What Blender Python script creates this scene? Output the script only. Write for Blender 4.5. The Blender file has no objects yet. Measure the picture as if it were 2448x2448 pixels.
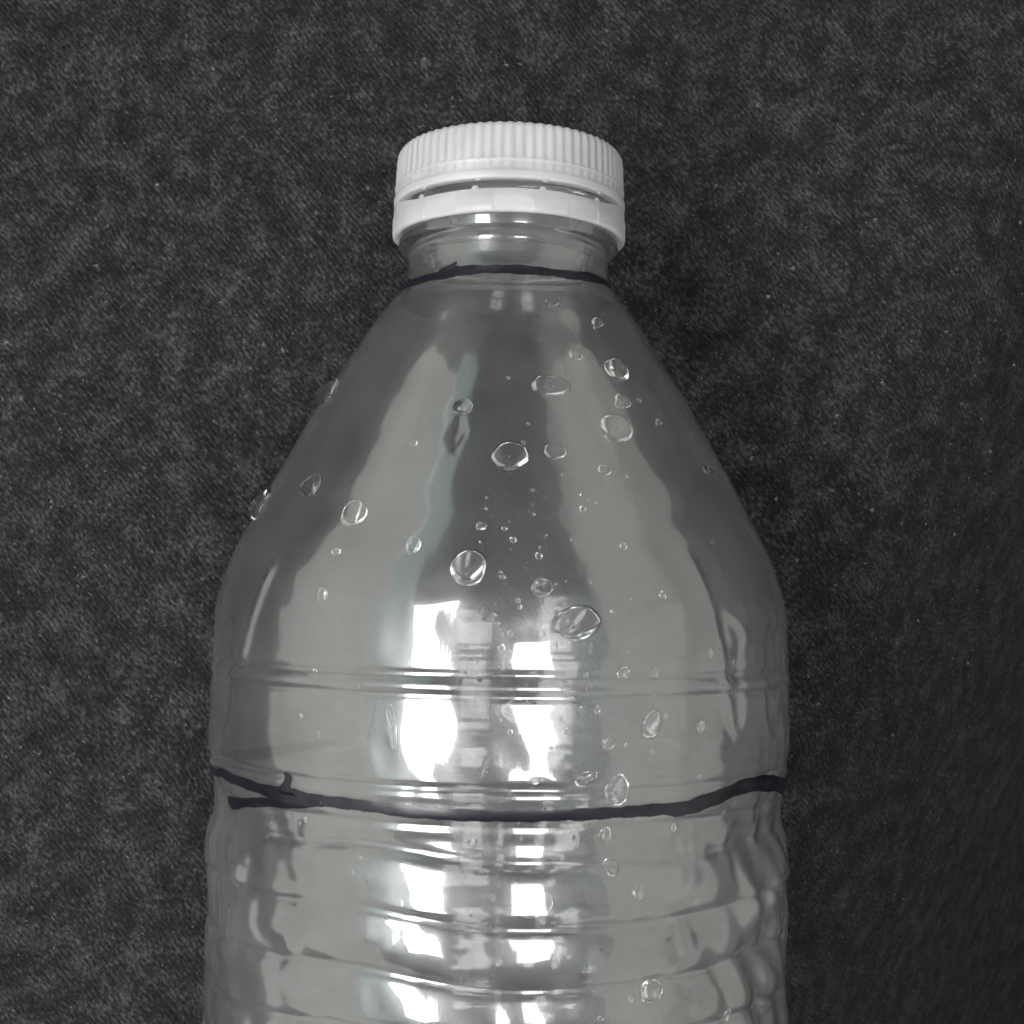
import bpy, math, random
import numpy as np
from mathutils import Vector, Matrix

random.seed(7)
rng = np.random.default_rng(7)
MM = 0.001
scene = bpy.context.scene
col = scene.collection

# ------------------------------------------------------------ camera, world, lamps, exposure
AXIS_Z = 38.4          # height of the bottle axis above the cloth (mm)
CAM_H = 178.0          # camera above the bottle axis (mm)
TILT = math.radians(3.44)
FPX = 3258.0           # focal length in pixels of the 2448 px photograph
cam_d = bpy.data.cameras.new('camera')
cam = bpy.data.objects.new('camera', cam_d); col.objects.link(cam)
cam.location = (0, 0, (AXIS_Z + CAM_H) * MM)
cam.rotation_euler = (TILT, 0, 0)
cam_d.lens = 36 * FPX / 2448
cam_d.sensor_width = 36
cam_d.clip_start = 0.005
cam_d.clip_end = 20
cam_d.dof.use_dof = True
cam_d.dof.focus_distance = 0.165
cam_d.dof.aperture_fstop = 75
scene.camera = cam

world = bpy.data.worlds.new('World'); scene.world = world
world.use_nodes = True
wn = world.node_tree
bg = wn.nodes['Background']
bg.inputs['Color'].default_value = (1.0, 0.98, 0.97, 1)
bg.inputs['Strength'].default_value = 0.085

def area(name, direc, dist, w, l, L, color=(1, 1, 1)):
    """rectangular lamp aimed at the bottle; L is its radiance"""
    d = bpy.data.lights.new(name, 'AREA')
    d.shape = 'RECTANGLE'; d.size = w; d.size_y = l
    d.energy = L * math.pi * w * l
    d.color = color
    o = bpy.data.objects.new(name, d); col.objects.link(o)
    v = Vector(direc).normalized()
    o.location = v * dist + Vector((0, 0, AXIS_Z * MM))
    zax = v
    yax = Vector((0, 1, 0)); yax = (yax - yax.dot(zax) * zax).normalized()
    xax = yax.cross(zax)
    o.matrix_world = Matrix.Translation(o.location) @ Matrix((xax, yax, zax)).transposed().to_4x4()
    return o

def ang(ax, ay):
    return (math.tan(math.radians(ax)), math.tan(math.radians(ay)), 1.0)

area('left_lamp', ang(-26, -4), 0.33, 0.078, 0.30, 25, (1.0, 1.0, 1.0))
area('right_lamp', ang(13, -5), 1.0, 0.22, 0.54, 15.0, (1.0, 1.0, 1.0))
area('left_fill_panel', (-1, 0, 0.40), 1.2, 0.95, 5.0, 0.92, (1.0, 1.0, 0.93))  # added soft panel out of view, gives the pale bands in the plastic
area('teal_reflection_strip', (-1, 0.55, 1.15), 1.3, 0.24, 3.0, 0.9, (0.70, 1.0, 0.95))  # added strip, no real lamp: puts the teal reflection on the shoulder
area('right_fill_panel', (1, 0, 0.42), 1.2, 1.3, 5.0, 0.62, (1.0, 0.98, 0.92))  # added counterpart on the right, brightens that side of the bottle

scene.view_settings.view_transform = 'Standard'
scene.view_settings.look = 'None'
scene.view_settings.exposure = 0
scene.view_settings.gamma = 1
scene.cycles.use_denoising = True
scene.cycles.max_bounces = 24
scene.cycles.transmission_bounces = 20
scene.cycles.glossy_bounces = 10
scene.cycles.diffuse_bounces = 3
scene.cycles.transparent_max_bounces = 12
scene.cycles.sample_clamp_indirect = 6
scene.cycles.caustics_reflective = True
scene.cycles.caustics_refractive = True
scene.cycles.blur_glossy = 0.3

# ------------------------------------------------------------ helpers
def tag(o, label=None, cat=None, group=None, kind=None):
    if label: o['label'] = label
    if cat: o['category'] = cat
    if group: o['group'] = group
    if kind: o['kind'] = kind
    return o

def mesh_np(name, verts, quads, mats, parent=None, mat_idx=None, smooth=True):
    """verts (n,3) in mm, quads (m,4) int (a triangle repeats its last index as -1)"""
    me = bpy.data.meshes.new(name)
    verts = np.asarray(verts, dtype=np.float64) * MM
    faces = np.asarray(quads, dtype=np.int64)
    tri = faces[:, 3] < 0
    counts = np.where(tri, 3, 4)
    me.vertices.add(len(verts)); me.vertices.foreach_set('co', verts.ravel())
    flat = faces.ravel(); flat = flat[flat >= 0]
    me.loops.add(len(flat)); me.loops.foreach_set('vertex_index', flat.astype(np.int32))
    me.polygons.add(len(faces))
    starts = np.concatenate(([0], np.cumsum(counts)[:-1])).astype(np.int32)
    me.polygons.foreach_set('loop_start', starts)
    me.polygons.foreach_set('loop_total', counts.astype(np.int32))
    if not isinstance(mats, (list, tuple)): mats = [mats]
    for m in mats: me.materials.append(m)
    if mat_idx is not None: me.polygons.foreach_set('material_index', np.asarray(mat_idx, dtype=np.int32))
    me.polygons.foreach_set('use_smooth', [smooth] * len(faces))
    me.update(calc_edges=True); me.validate()
    o = bpy.data.objects.new(name, me); col.objects.link(o)
    if parent is not None: o.parent = parent
    return o

def grid_faces(nr, nc, wrap_c=False, wrap_r=False, flip=False, off=0):
    r = np.arange(nr if wrap_r else nr - 1); c = np.arange(nc if wrap_c else nc - 1)
    R, C = np.meshgrid(r, c, indexing='ij')
    R2 = (R + 1) % nr; C2 = (C + 1) % nc
    q = np.stack([R * nc + C, R * nc + C2, R2 * nc + C2, R2 * nc + C], -1).reshape(-1, 4) + off
    return q[:, ::-1] if flip else q

def sstep(a, b, x):
    t = np.clip((x - a) / (b - a), 0, 1); return t * t * (3 - 2 * t)

class SumNoise:
    def __init__(self, n, fmin, fmax, seed):
        g = np.random.default_rng(seed)
        f = np.exp(g.uniform(np.log(fmin), np.log(fmax), n)); a = g.uniform(0, 2 * np.pi, n)
        self.kx = f * np.cos(a); self.ky = f * np.sin(a); self.p = g.uniform(0, 2 * np.pi, n); self.n = n
    def __call__(self, x, y):
        s = 0
        for kx, ky, p in zip(self.kx, self.ky, self.p):
            s = s + np.sin(kx * x + ky * y + p)
        return s / math.sqrt(self.n)

# ------------------------------------------------------------ materials
def new_mat(name):
    m = bpy.data.materials.new(name); m.use_nodes = True
    nt = m.node_tree; nt.nodes.clear()
    out = nt.nodes.new('ShaderNodeOutputMaterial')
    return m, nt, out

def N(nt, t, **kw):
    n = nt.nodes.new(t)
    for k, v in kw.items():
        if k in n.inputs: n.inputs[k].default_value = v
        else: setattr(n, k, v)
    return n

def plastic_wall(name, fog_lo, fog_hi, blur, rough, rough2, sheen):
    m, nt, out = new_mat(name); L = nt.links.new
    tc = N(nt, 'ShaderNodeTexCoord')
    g1 = N(nt, 'ShaderNodeBsdfGlass', Color=(0.99, 0.991, 0.99, 1), Roughness=rough, IOR=1.55)
    g2 = N(nt, 'ShaderNodeBsdfGlass', Color=(0.99, 0.991, 0.99, 1), Roughness=rough2, IOR=1.55)
    g3 = N(nt, 'ShaderNodeBsdfAnisotropic', Color=(0.9, 0.92, 0.92, 1), Roughness=0.26)     # rough glossy lobe added to spread a glow round the lamp streaks
    mx0 = N(nt, 'ShaderNodeMixShader'); mx0.inputs[0].default_value = sheen
    L(g1.outputs[0], mx0.inputs[1]); L(g3.outputs[0], mx0.inputs[2])
    mx = N(nt, 'ShaderNodeMixShader'); mx.inputs[0].default_value = blur
    L(mx0.outputs[0], mx.inputs[1]); L(g2.outputs[0], mx.inputs[2])
    df = N(nt, 'ShaderNodeBsdfDiffuse', Color=(0.88, 0.885, 0.88, 1))
    tr = N(nt, 'ShaderNodeBsdfTranslucent', Color=(0.88, 0.885, 0.88, 1))
    fg = N(nt, 'ShaderNodeMixShader'); fg.inputs[0].default_value = 0.45
    L(df.outputs[0], fg.inputs[1]); L(tr.outputs[0], fg.inputs[2])
    ns = N(nt, 'ShaderNodeTexNoise', Scale=70.0, Detail=4.0, Roughness=0.6)
    L(tc.outputs['Object'], ns.inputs['Vector'])
    mr = N(nt, 'ShaderNodeMapRange')
    mr.inputs[1].default_value = 0.35; mr.inputs[2].default_value = 0.68
    mr.inputs[3].default_value = fog_lo; mr.inputs[4].default_value = fog_hi
    L(ns.outputs['Fac'], mr.inputs[0])
    fin = N(nt, 'ShaderNodeMixShader')
    sy = N(nt, 'ShaderNodeSeparateXYZ'); L(tc.outputs['Object'], sy.inputs[0])
    fy = N(nt, 'ShaderNodeMapRange'); L(sy.outputs[1], fy.inputs[0])      # condensation is denser in the body than in the shoulder
    fy.inputs[1].default_value = 0.205; fy.inputs[2].default_value = 0.145; fy.inputs[3].default_value = 1.0; fy.inputs[4].default_value = 1.9
    fm = N(nt, 'ShaderNodeMath', operation='MULTIPLY'); L(mr.outputs[0], fm.inputs[0]); L(fy.outputs[0], fm.inputs[1])
    L(fm.outputs[0], fin.inputs[0]); L(mx.outputs[0], fin.inputs[1]); L(fg.outputs[0], fin.inputs[2])
    bm = N(nt, 'ShaderNodeTexNoise', Scale=260.0, Detail=3.0, Roughness=0.55)
    L(tc.outputs['Object'], bm.inputs['Vector'])
    bp = N(nt, 'ShaderNodeBump', Strength=0.25, Distance=0.00006)
    L(bm.outputs['Fac'], bp.inputs['Height'])
    sm = N(nt, 'ShaderNodeMapping'); sm.inputs['Scale'].default_value = (900, 45, 900)     # handling scratches along the bottle
    L(tc.outputs['Object'], sm.inputs['Vector'])
    sn = N(nt, 'ShaderNodeTexNoise', Scale=1.0, Detail=4.0, Roughness=0.7); L(sm.outputs[0], sn.inputs['Vector'])
    bp2 = N(nt, 'ShaderNodeBump', Strength=0.30, Distance=0.00002)
    L(sn.outputs['Fac'], bp2.inputs['Height']); L(bp.outputs[0], bp2.inputs['Normal'])
    for g in (g1, g2): L(bp2.outputs[0], g.inputs['Normal'])
    L(fin.outputs[0], out.inputs[0])
    return m

M_outer = plastic_wall('clear_plastic_outside', 0.004, 0.015, 0.04, 0.015, 0.15, 0.06)
M_inner = plastic_wall('clear_plastic_fogged_inside', 0.015, 0.065, 0.16, 0.03, 0.22, 0.035)

def cap_mat():
    m, nt, out = new_mat('white_translucent_plastic'); L = nt.links.new
    tc = N(nt, 'ShaderNodeTexCoord')
    p = N(nt, 'ShaderNodeBsdfPrincipled', Roughness=0.38, IOR=1.5)
    ns = N(nt, 'ShaderNodeTexNoise', Scale=160.0, Detail=4.0)
    L(tc.outputs['Object'], ns.inputs['Vector'])
    cr = N(nt, 'ShaderNodeValToRGB')
    cr.color_ramp.elements[0].position = 0.3; cr.color_ramp.elements[0].color = (0.42, 0.42, 0.425, 1)
    cr.color_ramp.elements[1].position = 0.7; cr.color_ramp.elements[1].color = (0.52, 0.52, 0.525, 1)
    L(ns.outputs['Fac'], cr.inputs[0]); L(cr.outputs[0], p.inputs['Base Color'])
    p.inputs['Subsurface Weight'].default_value = 1.0
    p.inputs['Subsurface Radius'].default_value = (1, 1, 1)
    p.inputs['Subsurface Scale'].default_value = 0.0016
    tr = N(nt, 'ShaderNodeBsdfTranslucent', Color=(0.82, 0.82, 0.83, 1))
    mx = N(nt, 'ShaderNodeMixShader'); mx.inputs[0].default_value = 0.40
    L(p.outputs[0], mx.inputs[1]); L(tr.outputs[0], mx.inputs[2])
    L(mx.outputs[0], out.inputs[0])
    return m
M_cap = cap_mat()

def ink_mat():
    m, nt, out = new_mat('black_violet_marker_ink'); L = nt.links.new
    tc = N(nt, 'ShaderNodeTexCoord')
    p = N(nt, 'ShaderNodeBsdfPrincipled', Roughness=0.32)
    ns = N(nt, 'ShaderNodeTexNoise', Scale=220.0, Detail=5.0)
    L(tc.outputs['Object'], ns.inputs['Vector'])
    cr = N(nt, 'ShaderNodeValToRGB')
    cr.color_ramp.elements[0].position = 0.35; cr.color_ramp.elements[0].color = (0.004, 0.0035, 0.006, 1)
    cr.color_ramp.elements[1].position = 0.75; cr.color_ramp.elements[1].color = (0.012, 0.009, 0.017, 1)
    L(ns.outputs['Fac'], cr.inputs[0]); L(cr.outputs[0], p.inputs['Base Color'])
    tp = N(nt, 'ShaderNodeBsdfTransparent'); tp.inputs[0].default_value = (0.5, 0.48, 0.5, 1)
    n2 = N(nt, 'ShaderNodeTexNoise', Scale=330.0, Detail=3.0); L(tc.outputs['Object'], n2.inputs['Vector'])
    m2 = N(nt, 'ShaderNodeMapRange'); m2.inputs[1].default_value = 0.42; m2.inputs[2].default_value = 0.72; m2.inputs[4].default_value = 0.32
    L(n2.outputs['Fac'], m2.inputs[0])
    mx = N(nt, 'ShaderNodeMixShader'); L(m2.outputs[0], mx.inputs[0]); L(p.outputs[0], mx.inputs[1]); L(tp.outputs[0], mx.inputs[2])
    L(mx.outputs[0], out.inputs[0])
    return m
M_ink = ink_mat()

def water_mat():
    m, nt, out = new_mat('water')
    g = N(nt, 'ShaderNodeBsdfGlass', Color=(1, 1, 1, 1), Roughness=0.0, IOR=1.333)
    nt.links.new(g.outputs[0], out.inputs[0]); return m
M_water = water_mat()

def cloth_mat():
    m, nt, out = new_mat('dark_heather_knit'); L = nt.links.new
    tc = N(nt, 'ShaderNodeTexCoord')
    mp = N(nt, 'ShaderNodeMapping'); mp.inputs['Rotation'].default_value = (0, 0, math.radians(-37)); mp.inputs['Scale'].default_value = (1000, 1000, 1000)
    # after mapping: x runs across the wales, y along them (units: mm)
    mp.inputs['Rotation'].default_value = (0, 0, math.radians(-38))
    L(tc.outputs['Object'], mp.inputs['Vector'])
    # slow wander of the wales
    wd = N(nt, 'ShaderNodeTexNoise', Scale=0.05, Detail=2.0)
    L(mp.outputs[0], wd.inputs['Vector'])
    wsub = N(nt, 'ShaderNodeVectorMath', operation='SUBTRACT'); wsub.inputs[1].default_value = (0.5, 0.5, 0.5)
    L(wd.outputs['Color'], wsub.inputs[0])
    wmul = N(nt, 'ShaderNodeVectorMath', operation='SCALE'); wmul.inputs['Scale'].default_value = 3.0
    L(wsub.outputs[0], wmul.inputs[0])
    wadd = N(nt, 'ShaderNodeVectorMath', operation='ADD')
    L(mp.outputs[0], wadd.inputs[0]); L(wmul.outputs[0], wadd.inputs[1])
    # fine per-yarn jitter
    jt = N(nt, 'ShaderNodeTexNoise', Scale=1.6, Detail=2.0)
    L(wadd.outputs[0], jt.inputs['Vector'])
    jsub = N(nt, 'ShaderNodeVectorMath', operation='SUBTRACT'); jsub.inputs[1].default_value = (0.5, 0.5, 0.5)
    L(jt.outputs['Color'], jsub.inputs[0])
    jmul = N(nt, 'ShaderNodeVectorMath', operation='SCALE'); jmul.inputs['Scale'].default_value = 0.35
    L(jsub.outputs[0], jmul.inputs[0])
    pos = N(nt, 'ShaderNodeVectorMath', operation='ADD')
    L(wadd.outputs[0], pos.inputs[0]); L(jmul.outputs[0], pos.inputs[1])
    sx = N(nt, 'ShaderNodeSeparateXYZ'); L(pos.outputs[0], sx.inputs[0])
    def mth(op, a=None, b=None, **kw):
        n = N(nt, 'ShaderNodeMath', operation=op)
        for i, v in enumerate((a, b)):
            if v is None: continue
            if isinstance(v, (int, float)): n.inputs[i].default_value = v
            else: L(v, n.inputs[i])
        return n.outputs[0]
    W = 0.78; H = 0.60
    u = mth('MULTIPLY', sx.outputs[0], math.pi / W)
    su = mth('ABSOLUTE', mth('SINE', u))                       # wale ridge
    # V stitches: phase of the loop leans with |frac(u)|
    lean = mth('MULTIPLY', su, 1.4)
    v = mth('ADD', mth('MULTIPLY', sx.outputs[1], 2 * math.pi / H), lean)
    sv = mth('MULTIPLY_ADD', mth('SINE', v), 0.5); nt.nodes[-1].inputs[2].default_value = 0.5
    hgt = mth('ADD', mth('POWER', su, 0.7), mth('MULTIPLY', mth('MULTIPLY', sv, su), 0.55))
    # heather colour: fibres stretched along the wale
    st = N(nt, 'ShaderNodeMapping'); st.inputs['Scale'].default_value = (2.6, 1.15, 1)
    L(pos.outputs[0], st.inputs['Vector'])
    n1 = N(nt, 'ShaderNodeTexNoise', Scale=1.0, Detail=3.0, Roughness=0.7); L(st.outputs[0], n1.inputs['Vector'])
    n2 = N(nt, 'ShaderNodeTexNoise', Scale=0.20, Detail=5.0, Roughness=0.60); L(wadd.outputs[0], n2.inputs['Vector'])
    n3 = N(nt, 'ShaderNodeTexNoise', Scale=0.16, Detail=2.0); L(mp.outputs[0], n3.inputs['Vector'])
    mixv = mth('ADD', mth('MULTIPLY', n1.outputs['Fac'], 0.64), mth('MULTIPLY', n2.outputs['Fac'], 0.36))
    cr = N(nt, 'ShaderNodeValToRGB'); e = cr.color_ramp.elements
    e[0].position = 0.38; e[0].color = (0.0062, 0.0062, 0.0066, 1)
    e[1].position = 0.68; e[1].color = (0.068, 0.068, 0.069, 1)
    x = cr.color_ramp.elements.new(0.50); x.color = (0.0150, 0.0152, 0.0160, 1)
    L(mixv, cr.inputs[0])
    tint = N(nt, 'ShaderNodeValToRGB'); t = tint.color_ramp.elements
    t[0].position = 0.3; t[0].color = (1.0, 0.95, 0.96, 1); t[1].position = 0.7; t[1].color = (0.96, 0.985, 1.0, 1)
    L(n3.outputs['Fac'], tint.inputs[0])
    mul = N(nt, 'ShaderNodeMix', data_type='RGBA', blend_type='MULTIPLY'); mul.inputs[0].default_value = 1
    L(cr.outputs[0], mul.inputs[6]); L(tint.outputs[0], mul.inputs[7])
    p = N(nt, 'ShaderNodeBsdfPrincipled', Roughness=0.9)
    p.inputs['Specular IOR Level'].default_value = 0.08
    p.inputs['Sheen Weight'].default_value = 0.03; p.inputs['Sheen Roughness'].default_value = 0.6
    p.inputs['Sheen Tint'].default_value = (0.5, 0.5, 0.5, 1)
    L(mul.outputs[2], p.inputs['Base Color'])
    hh = mth('ADD', hgt, mth('MULTIPLY', n1.outputs['Fac'], 0.7))
    bp = N(nt, 'ShaderNodeBump', Strength=1.0, Distance=0.00019)
    L(hh, bp.inputs['Height']); L(bp.outputs[0], p.inputs['Normal'])
    L(p.outputs[0], out.inputs[0])
    return m
M_cloth = cloth_mat()

def lint_mat():
    m, nt, out = new_mat('pale_lint')
    p = N(nt, 'ShaderNodeBsdfPrincipled', Roughness=0.8); p.inputs['Base Color'].default_value = (0.34, 0.34, 0.32, 1)
    nt.links.new(p.outputs[0], out.inputs[0]); return m
M_lint = lint_mat()

# ------------------------------------------------------------ cloth (the setting)
und = SumNoise(10, 2 * np.pi / 90, 2 * np.pi / 28, 3)
def cloth_z(x, y):
    z = 0.35 * und(x, y)
    near = np.exp(-((x) / 45.0) ** 2)                  # pressed flat under the bottle
    z = z * (1 - 0.8 * near * (y < 45))
    d = np.clip(x * 0.93 - y * 0.35 - 46, 0, None)     # falls away to the lower right, shaped to darken the cloth there
    return z - 0.3 - 1.6 * (np.sqrt(d * d + 225) - 15)
ax = np.concatenate([np.linspace(-420, -110, 14)[:-1], np.linspace(-110, 110, 150), np.linspace(110, 420, 14)[1:]])
X, Y = np.meshgrid(ax, ax)
Z = np.where(np.abs(X) < 2000, cloth_z(np.clip(X, -150, 150), np.clip(Y, -150, 150)), 0)
cloth = mesh_np('cloth', np.stack([X, Y, Z], -1).reshape(-1, 3), grid_faces(len(ax), len(ax)), M_cloth)
tag(cloth, kind='structure')
cloth['label'] = 'dark heather grey knitted cloth spread under the bottle'

# lint fibres caught in the knit
lv, lf = [], []
def fibre(cx, cy, ln, rad, a):
    base = len(lv); n = 4
    bend = random.uniform(-1.2, 1.2); lift = random.uniform(0.05, 0.3)
    z0 = float(cloth_z(np.array(cx), np.array(cy)))
    for i in range(n):
        t = i / (n - 1) - 0.5; aa = a + bend * t
        px = cx + math.cos(aa) * ln * t; py = cy + math.sin(aa) * ln * t
        pz = z0 + 0.06 + lift * (0.25 - t * t) * 2
        r = rad * (1 - 1.2 * abs(t))
        for k in range(3):
            b = 2 * math.pi * k / 3
            lv.append((px - math.sin(aa) * r * math.cos(b), py + math.cos(aa) * r * math.cos(b), pz + r * math.sin(b)))
    for i in range(n - 1):
        for k in range(3):
            k2 = (k + 1) % 3
            lf.append((base + i * 3 + k, base + i * 3 + k2, base + i * 3 + 3 + k2, base + i * 3 + 3 + k))
for i in range(2600):
    x, y = random.uniform(-92, 92), random.uniform(-92, 92)
    fibre(x, y, random.uniform(0.2, 0.7), random.uniform(0.015, 0.045), random.uniform(0, 6.28) if random.random() < .4 else random.gauss(-0.92, .3))
for i in range(70):      # small pills of fluff
    x, y = random.uniform(-88, 88), random.uniform(-88, 88)
    for k in range(random.randint(3, 8)):
        fibre(x + random.gauss(0, .15), y + random.gauss(0, .15), random.uniform(.3, .8), random.uniform(.015, .035), random.uniform(0, 6.28))
lint = mesh_np('lint', lv, lf, M_lint)
tag(lint, kind='stuff'); lint['label'] = 'pale lint fibres scattered over the dark cloth'

# ------------------------------------------------------------ bottle frame of reference
AX_SLOPE = 0.0186; AX_X0 = -1.3
BASE_Y = -190.0
rotz = -math.atan(AX_SLOPE)
# local frame: axis along +Y, origin on the axis where it passes y=0 (bottle coordinates in mm)
root = bpy.data.objects.new('plastic_bottle', None); col.objects.link(root)
root.empty_display_size = 0.02
tag(root, 'clear ribbed plastic bottle lying on dark cloth, white screw cap, beaded with water', 'bottle')
ROT = Matrix.Rotation(rotz, 4, 'Z')
W_LOC = Matrix.Translation((AX_X0 * MM, 0, AXIS_Z * MM)) @ ROT
# empty sits at the bottle's base end; the children's meshes are shifted to suit
root.matrix_world = W_LOC @ Matrix.Translation((0, BASE_Y * MM, 0))
SHIFT = np.array([0, -BASE_Y, 0.0])

def add_part(name, v, q, m, parent=root, **kw):
    return mesh_np(name, np.asarray(v) + (SHIFT if parent is root else 0), q, m, parent, **kw)

# silhouette half-widths read from the photograph (rows in 1932-px units)
sil = [(540,192),(560,204),(580,219),(620,250),(665,280),(725,321),(790,360),(850,394),(920,434),(980,466),
       (1030,495),(1080,518),(1140,537),(1200,546),(1260,548.5),(1300,549),(1400,547),(1440,543),(1470,537.5),(1500,535),
       (1530,543),(1560,549),(1590,551),(1640,548),(1700,546),(1780,547),(1850,549),(1932,551)]
py, pr = [], []
for yd, hw in sil:
    y = yd * 2448 / 1932; h = hw * 2448 / 1932
    a = math.atan((1224 - y) / FPX) + TILT
    yw = CAM_H * math.tan(a)
    depth = yw * math.sin(TILT) + CAM_H * math.cos(TILT)
    r = h * depth / FPX
    r *= math.sqrt(1 - (r / (CAM_H / math.cos(a))) ** 2)
    py.append(yw); pr.append(r)
py, pr = np.array(py)[::-1], np.array(pr)[::-1]       # increasing y
YB = py[0]
keys_y = np.concatenate([[-190, -188, -184, -178, -170, -150, -120, -90], py, [42.0, 43.7, 44.7, 45.2, 46.6, 46.9, 47.2, 48.0, 57.0]])
rb = pr[0]
keys_r = np.concatenate([[24, 29, 34, rb - .6, rb, rb, rb, rb], pr, [13.12, 13.1, 13.75, 14.45, 14.5, 14.4, 12.9, 12.55, 12.5]])
def smooth_profile(y):
    """monotone-ish cubic (Catmull with limited slopes)"""
    y = np.asarray(y, float)
    i = np.clip(np.searchsorted(keys_y, y) - 1, 0, len(keys_y) - 2)
    h = np.diff(keys_y); d = np.diff(keys_r) / h
    m = np.zeros(len(keys_y)); m[0] = d[0]; m[-1] = d[-1]
    prod = d[:-1] * d[1:]
    w1 = 2 * h[1:] + h[:-1]; w2 = h[1:] + 2 * h[:-1]
    with np.errstate(divide='ignore', invalid='ignore'):
        hm = (w1 + w2) / (w1 / d[:-1] + w2 / d[1:])
    m[1:-1] = np.where(prod > 0, hm, 0)
    t = (y - keys_y[i]) / h[i]; t = np.clip(t, 0, 1)
    return ((2*t**3-3*t**2+1) * keys_r[i] + (t**3-2*t**2+t) * h[i] * m[i] + (-2*t**3+3*t**2) * keys_r[i+1] + (t**3-t**2) * h[i] * m[i+1])

def yfront(px, r=37.5):
    return (CAM_H - r) * math.tan(math.atan((1224 - px) / FPX) + TILT)

nz1 = SumNoise(14, 2*np.pi/22, 2*np.pi/6, 11)
nz2 = SumNoise(12, 2*np.pi/60, 2*np.pi/20, 12)
nz4 = SumNoise(14, 2*np.pi/9, 2*np.pi/4, 15)
nz3 = SumNoise(16, 2*np.pi/9, 2*np.pi/3, 13)

def rrect(s, y, s0, s1, y0, y1, rad):
    cx, cy, hx, hy = (s0+s1)/2, (y0+y1)/2, (s1-s0)/2 - rad, (y1-y0)/2 - rad
    qx = np.abs(s - cx) - hx; qy = np.abs(y - cy) - hy
    return np.hypot(np.maximum(qx, 0), np.maximum(qy, 0)) + np.minimum(np.maximum(qx, qy), 0) - rad

def relief(th, y):
    """radial offset of the wall; th = 0 on top facing the camera, + to the right"""
    s = th * 37.5
    body = sstep(8, -4, y)
    h = np.zeros(np.broadcast(th, y).shape)
    # fine ledge and bead under the shoulder
    yl = yfront(1608)
    def bump(y0, w, a): return a * np.exp(-((y - y0) / w) ** 2)
    h = h + bump(yl - 0.4, 0.45, -0.32) + bump(yfront(1648), 0.5, 0.30) + bump(yfront(1668), 0.4, -0.22)
    h = h + bump(yfront(1893), 0.4, -0.28) + bump(yfront(1912), 0.5, 0.12)
    h = h + bump(yfront(1985), 0.5, -0.3)
    # grip ribs on the body: broad lands parted by narrow grooves
    rb_m = sstep(yfront(1990), yfront(2040), y) * sstep(-150, -140, y)
    ph = (y - yfront(2068)) / 6.1 + 0.10 * nz2(s, y * .3) + 0.06 * np.sin(2 * th)
    fr = (ph - np.round(ph)) * 6.1
    h = h + rb_m * (-0.42 * np.exp(-(fr / 0.62) ** 2) + 0.10 * np.cos(2 * np.pi * (ph + .5)))
    # recessed rounded panels at the waist and among the ribs
    for (s0, s1, ya, yb, dep) in ((15.0, 31.5, 1772, 1470, .3), (38, 60, 1772, 1500, .5), (-60, -38, 1800, 1500, .5),
                                  (-44, 24.3, 2178, 2003, .38), (30, 62, 2190, 2010, .5), (66, 108, 2178, 2003, .4), (-62, -52, 2180, 2010, .4)):
        d = rrect(s, y, s0, s1, yfront(ya), yfront(yb), 2.6)
        h = h - dep * sstep(0.9, -0.9, d)
    # creases of a handled bottle, strongest low on the right
    cr = body * (0.035 + (0.07 + 0.07 * (s > 0)) * sstep(9, 20, np.abs(s)) * sstep(-22, -30, y) + 0.26 * sstep(22, 36, s) * sstep(-18, -30, y) + 0.10 * sstep(-20, -34, s) * sstep(-18, -34, y))
    h = h + cr * nz1(s, y * 1.5) + body * (0.05 + 0.07 * sstep(12, 30, np.abs(s))) * nz2(s, y)
    h = h + 0.016 * nz3(s, y) * sstep(38, 28, y) * (0.4 + body)
    pm = sstep(0.1, 0.9, nz2(s * 2.1 + 30, y * 2.0)) * np.maximum(sstep(10, 18, np.abs(s)) * sstep(-21, -27, y), 0.8 * sstep(24, 34, s) * sstep(2, -4, y))
    h = h + pm * (0.13 * nz4(s, y * 1.4) + 0.09 * np.abs(nz3(s * .8, y)))
    h = h * (1 - 0.62 * sstep(40, 55, np.abs(s)))
    # shoulder: very soft waves and two creases
    sh = sstep(38, 26, y) * sstep(-6, 6, y)
    h = h + sh * 0.09 * nz2(s * 1.3 + 9, y)
    for (a0, y0, a1, y1, am) in ((0.66, 4.0, 0.80, -15.0, 0.35), (-0.82, 3.0, -0.92, -9.0, 0.3)):
        t = np.clip((y - y0) / (y1 - y0), -0.1, 1.1)
        dd = (th - (a0 + (a1 - a0) * t)) * 30
        h = h + am * np.exp(-(dd / 0.55) ** 2) * sstep(-0.1, 0.15, t) * sstep(1.1, 0.85, t)
    # a small diamond-shaped dent upper left of centre
    pts = (s / 37.5 + 0.19) * 26; pv = (y - 17.5)
    dia = np.abs(pts) / 1.3 + np.abs(pv - pts * .4) / 3.2
    h = h - 0.35 * sstep(1.0, 0.3, dia)
    return h

def base_r(y): return smooth_profile(y)
def surf(th, y, off=0.0):
    r = base_r(y) + relief(th, y) + off
    return np.stack([r * np.sin(th), y + 0 * th, r * np.cos(th)], -1)

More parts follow.
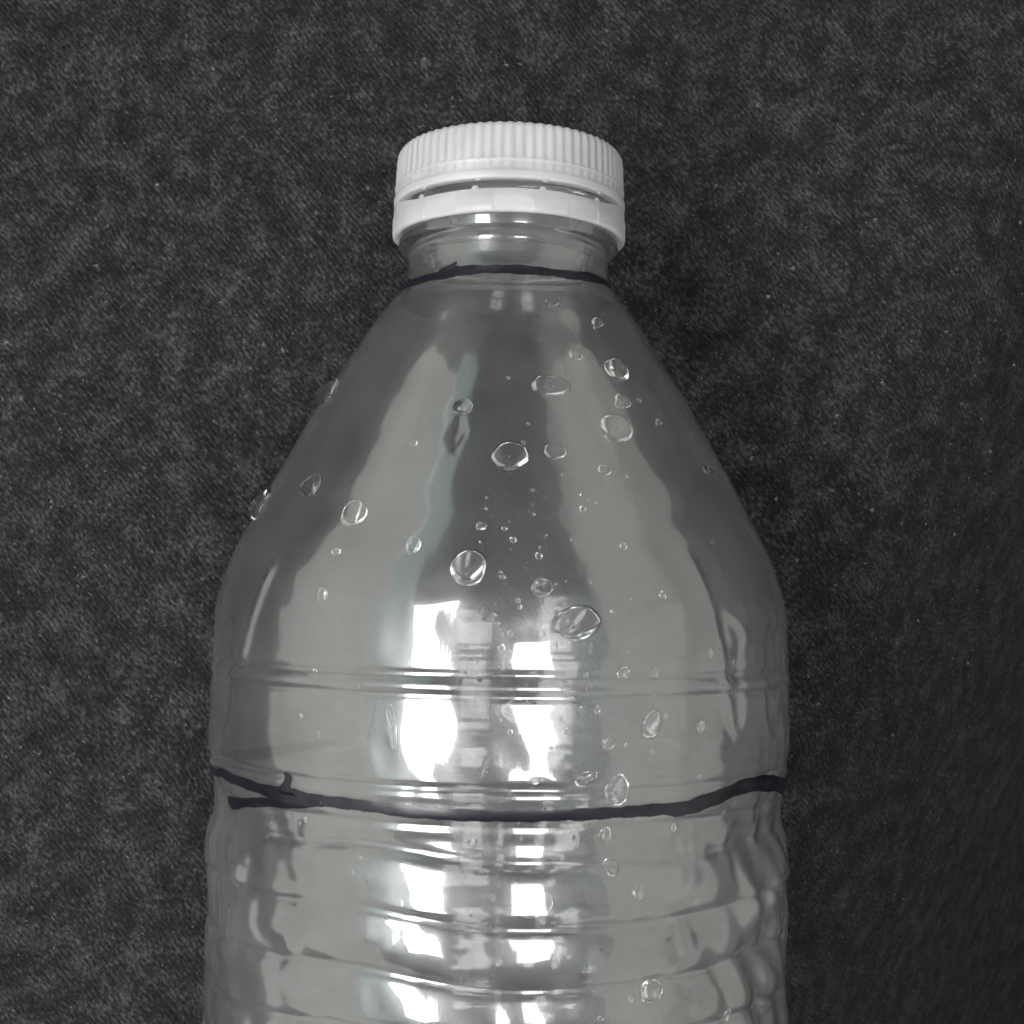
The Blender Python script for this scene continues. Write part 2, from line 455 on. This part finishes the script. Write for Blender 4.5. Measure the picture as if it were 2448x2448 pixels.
# outer and inner wall as one closed sheet
rows = np.concatenate([np.linspace(-190, -90, 90)[:-1], np.linspace(-90, -78, 30)[:-1], np.linspace(-78, 42, 400)[:-1], np.linspace(42, 48, 50)[:-1], np.linspace(48, 57, 16)])
NT = 512
th = np.linspace(-np.pi, np.pi, NT, endpoint=False)
TH, YY = np.meshgrid(th, rows)
outer = surf(TH, YY)
tw = 0.42
ri = base_r(YY); ri = np.where(YY > 43.4, np.minimum(ri, 12.5), ri)   # the flange is solid
ri = np.where(YY > 43.4, np.minimum(ri, 13.1 - sstep(43.4, 46, YY) * .6), ri)
rin = ri + relief(TH, YY) * np.where(YY > 43.4, 0, 1) - tw - 0.9 * sstep(36, 44, YY)
inner = np.stack([rin * np.sin(TH), YY, rin * np.cos(TH)], -1)
nr = len(rows)
V = np.concatenate([outer.reshape(-1, 3), inner.reshape(-1, 3)])
Fo = grid_faces(nr, NT, wrap_c=True)                     # orientation fixed below
Fi = grid_faces(nr, NT, wrap_c=True, flip=True, off=nr * NT)
c = np.arange(NT); c2 = (c + 1) % NT
top = np.stack([(nr-1)*NT + c, (nr-1)*NT + c2, nr*NT + (nr-1)*NT + c2, nr*NT + (nr-1)*NT + c], -1)
# closed, pushed-in base
bo = len(V); V = np.concatenate([V, [[0, -184, 0]], [[0, -183.2, 0]]])
bot_o = np.stack([c2, c, np.full(NT, bo), np.full(NT, -1)], -1)
bot_i = np.stack([nr*NT + c, nr*NT + c2, np.full(NT, bo + 1), np.full(NT, -1)], -1)
# check orientation of outer: normal must point away from the axis
a, b, d4 = V[Fo[100*NT+5][0]], V[Fo[100*NT+5][1]], V[Fo[100*NT+5][2]]
nrm = np.cross(b - a, d4 - a); out_dir = np.array([a[0], 0, a[2]])
if np.dot(nrm, out_dir) < 0:
    Fo = Fo[:, ::-1]; Fi = Fi[:, ::-1]; top = top[:, ::-1]
    bot_o = bot_o[:, [1, 0, 2, 3]]; bot_i = bot_i[:, [1, 0, 2, 3]]
faces = np.concatenate([Fo, Fi, top, bot_o, bot_i])
mi = np.concatenate([np.zeros(len(Fo)), np.ones(len(Fi)), np.zeros(len(top)), np.zeros(NT), np.ones(NT)])
wall = add_part('bottle_wall', V, faces, [M_outer, M_inner], mat_idx=mi)

# ------------------------------------------------------------ pixel -> wall
W_inv = np.array(W_LOC.inverted())
def hit(px, py_):
    d = np.array([(px - 1224) / FPX, -(py_ - 1224) / FPX, -1.0])
    ct, st = math.cos(TILT), math.sin(TILT)
    d = np.array([d[0], d[1] * ct - d[2] * st, d[1] * st + d[2] * ct])
    o = np.array([0, 0, (AXIS_Z + CAM_H)]) * MM
    ol = (W_inv @ np.array([*o, 1]))[:3] / MM
    dl = W_inv[:3, :3] @ d
    dl = dl / np.linalg.norm(dl)
    t = np.arange(115, 230, 0.25)
    P = ol[None] + dl[None] * t[:, None]
    f = np.hypot(P[:, 0], P[:, 2]) - base_r(P[:, 1])
    k = np.where(f < 0)[0]
    if len(k) == 0:
        k0 = int(np.argmin(f)); p = P[k0]
        return math.atan2(p[0], p[2]), p[1], False
    t0, t1 = t[k[0]] - 0.25, t[k[0]]
    for _ in range(20):
        tm = (t0 + t1) / 2; p = ol + dl * tm
        if math.hypot(p[0], p[2]) - float(base_r(p[1])) < 0: t1 = tm
        else: t0 = tm
    return math.atan2(p[0], p[2]), p[1], True

# ------------------------------------------------------------ marker ink lines (parts of the bottle)
def ribbon(bands, closed=False, off=0.035, thick=0.03):
    """bands: list of (th, y_low, y_high)"""
    bands = np.array(bands); n = len(bands); k = 7
    f = np.linspace(0, 1, k)
    T = bands[:, 0][:, None] + 0 * f; Yv = bands[:, 1][:, None] * (1 - f) + bands[:, 2][:, None] * f
    prof = np.sqrt(np.clip(1 - (2 * f - 1) ** 2, 0, 1))[None]
    up = surf(T, Yv, off + thick * prof); lo = surf(T, Yv, off - 0.01)
    v = np.concatenate([up.reshape(-1, 3), lo.reshape(-1, 3)])
    m = n * k
    q = [grid_faces(n, k, wrap_r=closed), grid_faces(n, k, wrap_r=closed, flip=True, off=m)]
    if not closed:
        e = []
        for j in range(k - 1):
            e.append((j, m + j, m + j + 1, j + 1)); b0 = (n - 1) * k
            e.append((b0 + j + 1, m + b0 + j + 1, m + b0 + j, b0 + j))
        q.append(np.array(e))
    return v, np.concatenate(q)

def from_pixels(pts, step=6):
    """pts: (x, y, width) of the centre line in photograph pixels"""
    out = []
    pts = np.array(pts, float)
    seg = np.concatenate([[0], np.cumsum(np.hypot(*np.diff(pts[:, :2], axis=0).T))])
    n = max(3, int(seg[-1] / step)); s = np.linspace(0, seg[-1], n)
    x = np.interp(s, seg, pts[:, 0]); y = np.interp(s, seg, pts[:, 1]); w = np.interp(s, seg, pts[:, 2])
    ker = np.ones(5) / 5
    if n > 8:
        y[2:-2] = np.convolve(y, ker, 'valid'); w[2:-2] = np.convolve(w, ker, 'valid')
    w = w * (1 + 0.08 * np.sin(s * .11) + 0.07 * np.sin(s * .043 + 1) + 0.05 * np.sin(s * .31))
    for xi, yi, wi in zip(x, y, w):
        t0, y0, ok0 = hit(xi, yi + wi / 2); t1, y1, ok1 = hit(xi, yi - wi / 2)
        out.append(((t0 + t1) / 2, y0, y1))
    return out

# waist line
waist = [(531,1846,22),(550,1858,26),(590,1872,27),(640,1892,30),(690,1903,38),(740,1911,32),(800,1918,26),(860,1925,27),(960,1938,29),(1060,1947,28),
         (1180,1952,27),(1300,1951,27),(1400,1947,28),(1500,1941,28),(1590,1934,28),(1625,1936,38),(1660,1926,38),(1720,1905,36),(1770,1884,36),(1820,1872,34),(1862,1874,34),(1880,1884,30)]
b = from_pixels(waist)
t_s, t_e = b[0][0], b[-1][0]
back = []
for u in np.linspace(0.02, 0.98, 130):
    tt = t_e + u * (2 * math.pi + t_s - t_e)
    yc = (b[-1][1] + b[-1][2]) / 2 * (1 - u) + (b[0][1] + b[0][2]) / 2 * u + 0.9 * math.sin(u * 6.3) + .15 * math.sin(u * 31)
    hw = 0.72 + 0.15 * math.sin(u * 17)
    back.append((tt, yc - hw, yc + hw))
v, q = ribbon(b + back, closed=True)
add_part('marker_line', v, q, M_ink)['label'] = 'thick wavy black marker line round the waist of the bottle'
for pts in ([(540,1918,26),(552,1922,28),(580,1919,22),(630,1918,25),(700,1920,26),(770,1922,14)],):
    v, q = ribbon(from_pixels(pts, 4), off=0.05)
    add_part('marker_line', v, q, M_ink)['label'] = 'short second marker stroke ending left of the waist line'
# little tick above the waist line: a column, so run it along y
def tick(pts, off=0.06):
    bands = []
    for x, y, w in pts:
        t0, y0, _ = hit(x - w / 2, y); t1, y1, _ = hit(x + w / 2, y)
        bands.append((t0, t1, (y0 + y1) / 2))
    bands = np.array(bands); k = 7; f = np.linspace(0, 1, k); n = len(bands)
    T = bands[:, 0][:, None] * (1 - f) + bands[:, 1][:, None] * f; Yv = bands[:, 2][:, None] + 0 * f
    prof = np.sqrt(np.clip(1 - (2 * f - 1) ** 2, 0, 1))[None]
    up = surf(T, Yv, off + 0.03 * prof); lo = surf(T, Yv, off - 0.01)
    v = np.concatenate([up.reshape(-1, 3), lo.reshape(-1, 3)]); m = n * k
    e = []
    for j in range(k - 1):
        e.append((j, m + j, m + j + 1, j + 1)); b0 = (n - 1) * k
        e.append((b0 + j + 1, m + b0 + j + 1, m + b0 + j, b0 + j))
    return v, np.concatenate([grid_faces(n, k), grid_faces(n, k, flip=True, off=m), np.array(e)])
v, q = tick([(683,1846,6),(685,1850,15),(688,1858,16),(690,1868,17),(686,1878,22),(682,1890,34),(690,1900,40)])
add_part('marker_tick', v, q, M_ink)

# neck line
neck = [(948,692,8),(966,684,14),(985,676,17),(1010,668,18),(1040,660,22),(1060,655,26),(1080,650,26),(1105,647,22),(1160,643,21),(1210,643,21),(1260,645,21),
        (1310,650,20),(1360,657,19),(1400,661,20),(1425,665,20),(1441,672,16)]
b = from_pixels(neck, 5)
t_s, t_e = b[0][0], b[-1][0]
back = []
for u in np.linspace(0.03, 0.97, 90):
    tt = t_e + u * (2 * math.pi + t_s - t_e)
    yc = (b[-1][1] + b[-1][2]) / 2 * (1 - u) + (b[0][1] + b[0][2]) / 2 * u - 0.5 * math.sin(u * 3.1416) + .1 * math.sin(u * 23)
    back.append((tt, yc - 0.62, yc + 0.62))
v, q = ribbon(b + back, closed=True)
add_part('marker_line', v, q, M_ink)['label'] = 'thin black marker line round the neck under the cap'
v, q = ribbon(from_pixels([(1046,656,18),(1060,648,17),(1072,642,16),(1084,634,16),(1092,630,12)], 3), off=0.06)
add_part('marker_tick', v, q, M_ink)

# ------------------------------------------------------------ screw cap
def revolve(prof, nt, rfun=None):
    """prof list of (y, r) going round a closed section; returns verts, quads"""
    t = np.linspace(-np.pi, np.pi, nt, endpoint=False)
    P = np.array(prof); T, I = np.meshgrid(t, np.arange(len(P)))
    y = P[I, 0]; r = P[I, 1]
    if rfun is not None: y, r = rfun(T, I, y, r)
    return np.stack([r * np.sin(T), y, r * np.cos(T)], -1).reshape(-1, 3), grid_faces(len(P), nt, wrap_c=True, wrap_r=True, flip=True)

CT, CB = 57.9, 50.55
prof = []
NR = 72
sec = [(CT - 0.55, 14.62), (CT - 0.9, 14.78), (CT - 1.6, 14.86), (CT - 2.6, 14.9), (CT - 3.6, 14.95), (CT - 4.4, 14.98), (CT - 4.75, 14.99),
       (CT - 4.9, 15.12), (CT - 5.05, 15.16), (CT - 5.2, 15.06), (CT - 5.4, 15.0), (CT - 5.9, 15.03), (CT - 6.25, 15.05), (CT - 6.4, 15.2), (CT - 6.6, 15.25),
       (CT - 7.1, 15.25), (CB + 0.1, 15.22), (CB, 15.1), (CB, 14.0), (CB + 0.3, 13.9), (CT - 2.0, 13.75), (CT - 1.4, 13.5), (CT - 1.3, 6.0), (CT - 1.3, 0.02),
       (CT, 0.02), (CT, 6.0), (CT, 13.2), (CT - 0.08, 13.9), (CT - 0.25, 14.35)]
def capfun(T, I, y, r):
    rib = 0.5 + 0.5 * np.cos(T * NR); rib = rib ** 0.8
    up = np.where((I <= 6) | (I == len(sec) - 1), 1.0, 0.0) * np.where(I == len(sec) - 1, 0.5, 1) * np.where(I == 0, .8, 1)
    lowr = np.where((I >= 9) & (I <= 12), 0.45, 0)
    r = r + 0.10 * (rib - 0.5) * 2 * (up + lowr)
    y = y + np.where(I == len(sec) - 1, 0.12 * rib, 0)
    # the skirt edge dips a little where the seal was torn
    y = y + np.where((I >= 15) & (I <= 19), -0.12 * sstep(1.0, 1.35, np.abs(T)), 0)
    return y, r
v, q = revolve(sec, NR * 12, capfun)
cap = add_part('screw_cap', v, q, M_cap)
cap['label'] = 'white translucent screw cap with fine ribs'

# tamper ring, hanging open along the front
RT, RB = 49.25, 46.35
rs = [(RT, 14.35), (RT, 15.05), (RT - 0.12, 15.2), (RT - 1.2, 15.28), (RT - 1.35, 15.36), (RB + 0.4, 15.36), (RB + .1, 15.3), (RB, 15.1), (RB, 14.7), (RB + 0.3, 14.55), (RT - 0.4, 14.3)]
def ringfun(T, I, y, r):
    lift = (CB - RT - 0.02) * sstep(0.78, 1.42, np.abs(T)) ** 1.0
    topw = np.clip((y - RB) / (RT - RB), 0, 1)
    y = y + lift * topw ** 1.0
    # shallow stepped blocks round the band
    blk = (np.mod(T * 10 / (2 * np.pi) + 0.2, 1.0) < 0.5)
    r = r + np.where((I >= 4) & (I <= 7) & blk, -0.11, 0)
    y = y + 0.06 * np.sin(T * 3 + 1)
    return y, r
v, q = revolve(rs, 720, ringfun)
tagring = add_part('tamper_ring', v, q, M_cap)
# torn bridge nubs in the slot
def nub(theta, yc, hgt, wid, par):
    n = 8; vv, ff = [], []
    t = np.linspace(0, 2 * np.pi, n, endpoint=False)
    for k, (f, rr) in enumerate(((0, 1), (0.5, 0.9), (0.9, 0.55), (1.0, 0.05))):
        for a in t:
            tt = theta + wid * rr * math.cos(a) / 15
            r = 14.85 + 0.22 * rr * math.sin(a)
            vv.append((r * math.sin(tt), yc + hgt * f, r * math.cos(tt)))
    f = grid_faces(4, n, wrap_c=True, flip=hgt < 0)
    return add_part('bridge', vv, f, M_cap)
for px in (1010, 1137, 1290, 1418):
    thn, _, _ = hit(px, 455)
    nub(math.asin(max(-.98, min(.98, (px - 1213) / 275))), RT - 0.05, 0.55, 0.55, cap)
    nub(math.asin(max(-.98, min(.98, (px + 6 - 1213) / 275))), CB + 0.05, -0.3, 0.5, cap)

# screw thread on the neck under the cap
tv, n = [], 420
for i in range(n):
    a = i / n * 4 * math.pi; yc = 50.2 + 2.7 * i / n * 2
    rr = 0.55 * min(1, i / 20, (n - i) / 20)
    for k in range(8):
        bb = 2 * math.pi * k / 8
        r = 12.55 + rr * math.cos(bb) + .02
        tv.append((r * math.sin(a), yc + rr * 0.9 * math.sin(bb), r * math.cos(a)))
add_part('neck_thread', tv, grid_faces(n, 8, wrap_c=True), M_outer)

# ------------------------------------------------------------ water drops
CON = math.radians(72); RS2 = 1 / math.sin(CON) ** 2; CC = math.cos(CON) / math.sin(CON)
def drop(px, py_, rx, ry, rot=0.0, hfac=0.36, wob=0.05, label=None, out=False, name='water_drop', grp='drops of water beaded on the bottle', seg=44, rings=12):
    t0, y0, ok = hit(px, py_)
    if not ok: return None
    r0 = float(base_r(y0)); scale = 18.3 * CAM_H / (CAM_H - r0 * math.cos(t0))       # px per mm at the wall
    # pixel radii -> along the wall (circumference, axis)
    slope = float((base_r(y0 + .5) - base_r(y0 - .5)))
    ax_ = rx / scale; ay_ = ry / scale
    ax_ /= max(0.38, math.cos(t0))
    mean = math.sqrt(ax_ * ay_)
    seed = int(px * 7 + py_ * 13) % 9973
    g = np.random.default_rng(seed); ph = g.uniform(0, 6.28, 4)
    f = np.linspace(0, 1, rings + 1)
    a = np.linspace(0, 2 * np.pi, seg, endpoint=False)
    F, A = np.meshgrid(f[1:], a, indexing='ij')
    out_r = 1 + wob * (np.sin(2 * A + ph[0]) + 0.7 * np.sin(3 * A + ph[1]) + 0.4 * np.sin(5 * A + ph[2]))
    sk = 0.36 * (1 - F * F); sa = g.normal(-2.0, 0.6)        # sagging: steeper on one side
    lx = ax_ * (F * out_r * np.cos(A) + sk * math.cos(sa)); ly = ay_ * (F * out_r * np.sin(A) + sk * math.sin(sa))
    cr, sr = math.cos(rot), math.sin(rot)
    gx, gy = lx * cr - ly * sr, lx * sr + ly * cr
    hh = hfac * mean
    Hh = hh * (np.sqrt(np.clip(RS2 - F * F, 0, None)) - CC) / (math.sqrt(RS2) - CC)
    Hh = 1.2 * (0.5 * Hh + 0.5 * hh * 1.35 * (math.sqrt(1.05) - np.sqrt(F * F + 0.05)))
    Hh = Hh * (1 + 0.25 * F * np.cos(A + ph[3]) * (1 - F))
    Tt = t0 + gx / r0; Yy = y0 + gy / math.sqrt(1 + slope * slope)
    gap = 0.006
    rel = relief(np.array(t0), np.array(y0))
    def sf(T, Y, off):
        r = base_r(Y) + relief(T, Y) - (0 if out else tw); P = np.stack([r * np.sin(T), Y, r * np.cos(T)], -1)
        nrm = np.stack([np.sin(T), -slope + 0 * T, np.cos(T)], -1) / math.sqrt(1 + slope * slope)
        return P + nrm * off[..., None]
    if out: Hh, hh, gap = -Hh, -hh, -gap
    up = sf(Tt, Yy, -Hh - gap); lo = sf(Tt, Yy, np.full_like(Hh, -gap))
    c_up = sf(np.array([t0 + .36 * ax_ * math.cos(sa) / r0]), np.array([y0 + .36 * ay_ * math.sin(sa)]), np.array([-1.2 * hh * (0.5 + 0.675 * (math.sqrt(1.05) - math.sqrt(0.05))) - gap])); c_lo = sf(np.array([t0]), np.array([y0]), np.array([-gap]))
    v = np.concatenate([up.reshape(-1, 3), lo[:-1].reshape(-1, 3), c_up, c_lo])
    # lower sheet shares its rim with the upper sheet
    nu = rings * seg; cu = len(v) - 2; cl = len(v) - 1
    q = [grid_faces(rings, seg, wrap_c=True, flip=True)]
    lower = grid_faces(rings, seg, wrap_c=True)
    last = lower >= (rings - 1) * seg
    lower = np.where(last, lower, lower + nu)
    q.append(lower)
    k = np.arange(seg); k2 = (k + 1) % seg
    q.append(np.stack([k, k2, np.full(seg, cu), np.full(seg, -1)], -1)[:, [0, 1, 2, 3]])
    q.append(np.stack([nu + k2, nu + k, np.full(seg, cl), np.full(seg, -1)], -1))
    q = np.concatenate(q)
    # place the object at its own centre
    cen = c_lo[0]
    wc = W_LOC @ Vector(cen * MM)
    o = mesh_np(name, v - cen, q, M_water)
    o.matrix_world = Matrix.Translation(wc) @ ROT
    me = o.data
    # consistent outward normals
    P = v - cen; fq = q[0]
    e1 = P[fq[1]] - P[fq[0]]; e2 = P[fq[2]] - P[fq[0]]
    nn = np.cross(e1, e2); outw = np.array([math.sin(t0), 0, math.cos(t0)])
    if (np.dot(nn, outw) > 0) != out: me.flip_normals()     # the dome hangs inward from the wall
    tag(o, label or 'tiny round bead of water on the clear bottle', 'water drop', grp)
    return o

OUTSIDE = {(786,938), (628,1205), (1692,1124), (1106,972), (745,1160)}
big = [
 (1319,920,47,32,0,'wide crescent-lit water drop on the upper shoulder, below the neck highlight'),
 (1478,882,33,32,.3,'round drop with bright left rim near the right edge of the upper shoulder'),
 (1493,959,20,20,0,'small round drop just below the bright-rimmed one on the right upper shoulder'),
 (1480,1022,41,37,0,'large pale ring-like drop on the right of the shoulder'),
 (1380,848,17,17,0,'small drop above and right of the wide crescent-lit drop'),
 (1433,770,17,14,.5,'small oval ring drop nearest the neck on the right side'),
 (1323,721,17,13,0,'small drop touching the bright highlight just under the neck line'),
 (1329,1078,29,22,0,'medium oval drop in the middle of the shoulder'),
 (1448,1124,16,15,0,'small round drop left below the large pale ring-like drop'),
 (1298,1405,27,23,0,'bright glinting round drop just above the right light streak'),
 (1692,1124,13,13,0,'small drop at the far right edge of the shoulder'),
 (786,938,22,38,-.35,'long narrow drop on the upper left edge of the shoulder'),
 (745,1160,24,33,-.3,'oval drop near the left edge of the shoulder'),
 (841,1226,34,38,-.2,'round bright-rimmed drop on the left of the shoulder'),
 (628,1205,16,44,-.35,'thin stretched drop on the left outline of the shoulder'),
 (1119,1356,47,45,0,'largest round drop, left of centre at the foot of the shoulder'),
 (985,1303,19,26,0,'small oval drop left above the largest round drop'),
 (766,1421,12,18,.2,'small upright drop low on the left of the shoulder'),
 (1221,1086,48,36,.2,'broad dim drop in the middle of the shoulder, left of the oval one'),
 (1106,972,26,22,0,'faint dark drop on the upper left of the shoulder centre'),
 (1150,1258,14,12,0,'small bead directly above the largest round drop'),
 (1159,1468,14,20,.3,'small upright drop between the two light streaks above the ledge'),
 (932,1737,14,58,.12,'long thin curved trickle left of the left light streak'),
 (1160,1835,9,27,-.4,'slanting thin drop between the light streaks above the waist line'),
 (1246,1703,46,31,-.15,'large glittering drop between the light streaks below the ledge'),
 (1378,1491,68,40,.25,'largest leaf-shaped drop beside the top of the right light streak'),
 (1495,1610,16,16,0,'small ring drop on the ledge right of the streaks'),
 (1575,1612,12,17,0,'small upright ring drop at the right end of the ledge'),
 (1565,1733,22,38,-.35,'bright slanting drop on the right waist panel'),
 (1457,1778,16,16,0,'small ring drop left below the bright slanting drop'),
 (1308,1777,10,14,0,'small dark drop inside the right light streak'),
 (1278,1858,26,17,0,'dark-rimmed oval drop within the white of the right light streak'),
 (1684,1739,10,16,0,'small curved drop near the right edge above the waist line'),
 (1478,1890,30,38,-.4,'bright irregular drop just above the waist line on the right'),
 (1405,1862,30,16,.35,'pale curved drop left of the bright irregular one'),
 (1451,1998,16,18,0,'two-lobed small drop just below the waist line'),
 (1470,2077,20,22,0,'ring-shaped drop below the waist line on the right'),
 (1535,2136,15,23,.2,'crescent drop beside the dark panel end'),
 (1276,2162,50,33,.1,'large dark wedge-shaped drop on the right light streak among the ribs'),
 (1566,2372,28,27,0,'bright drop on the lowest ribs at the right'),
 (951,2162,10,10,0,'single small bead on the ribs left of the left streak'),
]
for (x, y, rx, ry, rot, lab) in big:
    drop(x, y, rx, ry, rot, label=lab, out=(x, y) in OUTSIDE, hfac=0.45 if (x, y) in OUTSIDE else random.uniform(0.66, 0.84), wob=0.035 if rx < 30 else 0.045)

def zone(x, y, size):
    v = ('high on the shoulder' if y < 1200 else 'on the lower shoulder' if y < 1600 else 'between the ledge and the waist line' if y < 1925 else 'on the ribs below the waist line')
    h = ('left of the left light streak' if x < 985 else 'on or between the light streaks' if x < 1340 else 'right of the light streaks' if x < 1520 else 'towards the right edge')
    return f'{size} water bead {v}, {h}'
small = [(1578,1010,7,9),(1493,1307,9,11),(1588,1424,9,11),(1395,1218,8,9),(1499,1139,4,6),(1709,1296,4,8),(1531,958,5,8),(800,1320,12,10),
 (985,1061,11,9),(1206,1264,7,6),(1227,1291,9,8),(1289,1330,9,10),(1201,1379,8,7),(745,1607,6,8),(853,1640,6,5),(718,1712,4,6),(760,1758,4,8),
 (1146,1625,7,9),(1112,1544,8,7),(1199,1550,8,10),(1219,1516,7,9),(1219,1752,7,8),(1172,2217,4,14),(1429,1699,7,12),(1707,1563,5,12),
 (1412,1962,5,10),(1618,1979,6,10),(1376,2004,5,8),(1344,1720,5,9),(1355,1748,5,7),(1389,1697,5,7),(1405,1652,5,14),(1405,1615,6,8),(1512,2393,6,7),(1437,2436,7,7),
 (1744,2426,8,18),(1215,903,4,5),(1252,1059,5,6),(1264,1014,4,4),(1345,1136,3,5),(1385,1183,5,6),(1274,1173,4,4),(1276,1207,4,6),(1276,1231,4,5),(1161,1217,4,6),
 (1297,1437,5,8),(1239,1437,6,5),(1242,1452,6,6),(1332,1465,6,6),(1180,1471,5,5),(1188,1492,6,6),(1171,1483,4,6),(1302,1513,6,9),(1075,1533,5,8),(1140,1583,5,4),
 (1160,1556,4,4),(1157,1567,4,4),(1111,1609,5,5),(1099,1629,6,8),(1285,1630,3,7),(1220,1648,4,5),(1230,1657,3,6),(1367,1668,4,5),(1190,1703,5,9),(1292,1793,9,14),
 (1241,1828,5,7),(1213,1829,5,9),(1206,1889,5,6),(1220,1902,4,8),(1293,1908,6,11),(1305,1936,4,6),(1338,1952,4,6),(1380,1857,4,6),(1415,1546,4,8),(1412,1560,4,6),
 (1498,1783,4,6),(1562,1797,4,9),(1573,1660,5,7),(1598,1712,4,7),(1764,1585,4,8),(1862,1680,5,14),(1852,1735,3,4),(1677,1858,4,6),(1764,1920,4,8),(1739,1943,4,6),
 (1119,2014,4,6),(1138,2014,4,6),(1190,2032,5,4),(1150,2050,3,4),(1188,2100,3,8),(1193,2118,3,8),(1156,2145,4,6),(1178,2150,5,9),(1325,2205,5,6),(1300,2250,3,5),
 (707,1970,4,5),(723,1961,4,6),(840,2006,4,5),(620,2004,4,5),(852,2054,5,4),(838,2087,3,5),(1103,2345,7,11),(1360,2290,4,5),(1440,2275,4,7),(1540,2392,4,5)]
for (x, y, rx, ry) in small:
    drop(x, y, rx, ry, random.uniform(-.2, .2), hfac=0.7, wob=0.03, seg=14, rings=5, label=zone(x, y, 'small' if max(rx, ry) > 6 else 'tiny'))
for i in range(90):
    x = random.gauss(1280, 130); y = random.uniform(1180, 2250)
    r = random.uniform(1.8, 3.6)
    drop(x, y, r, r * random.uniform(1, 1.6), 0, hfac=0.7, wob=0.02, seg=10, rings=4, label=zone(x, y, 'pinprick'))
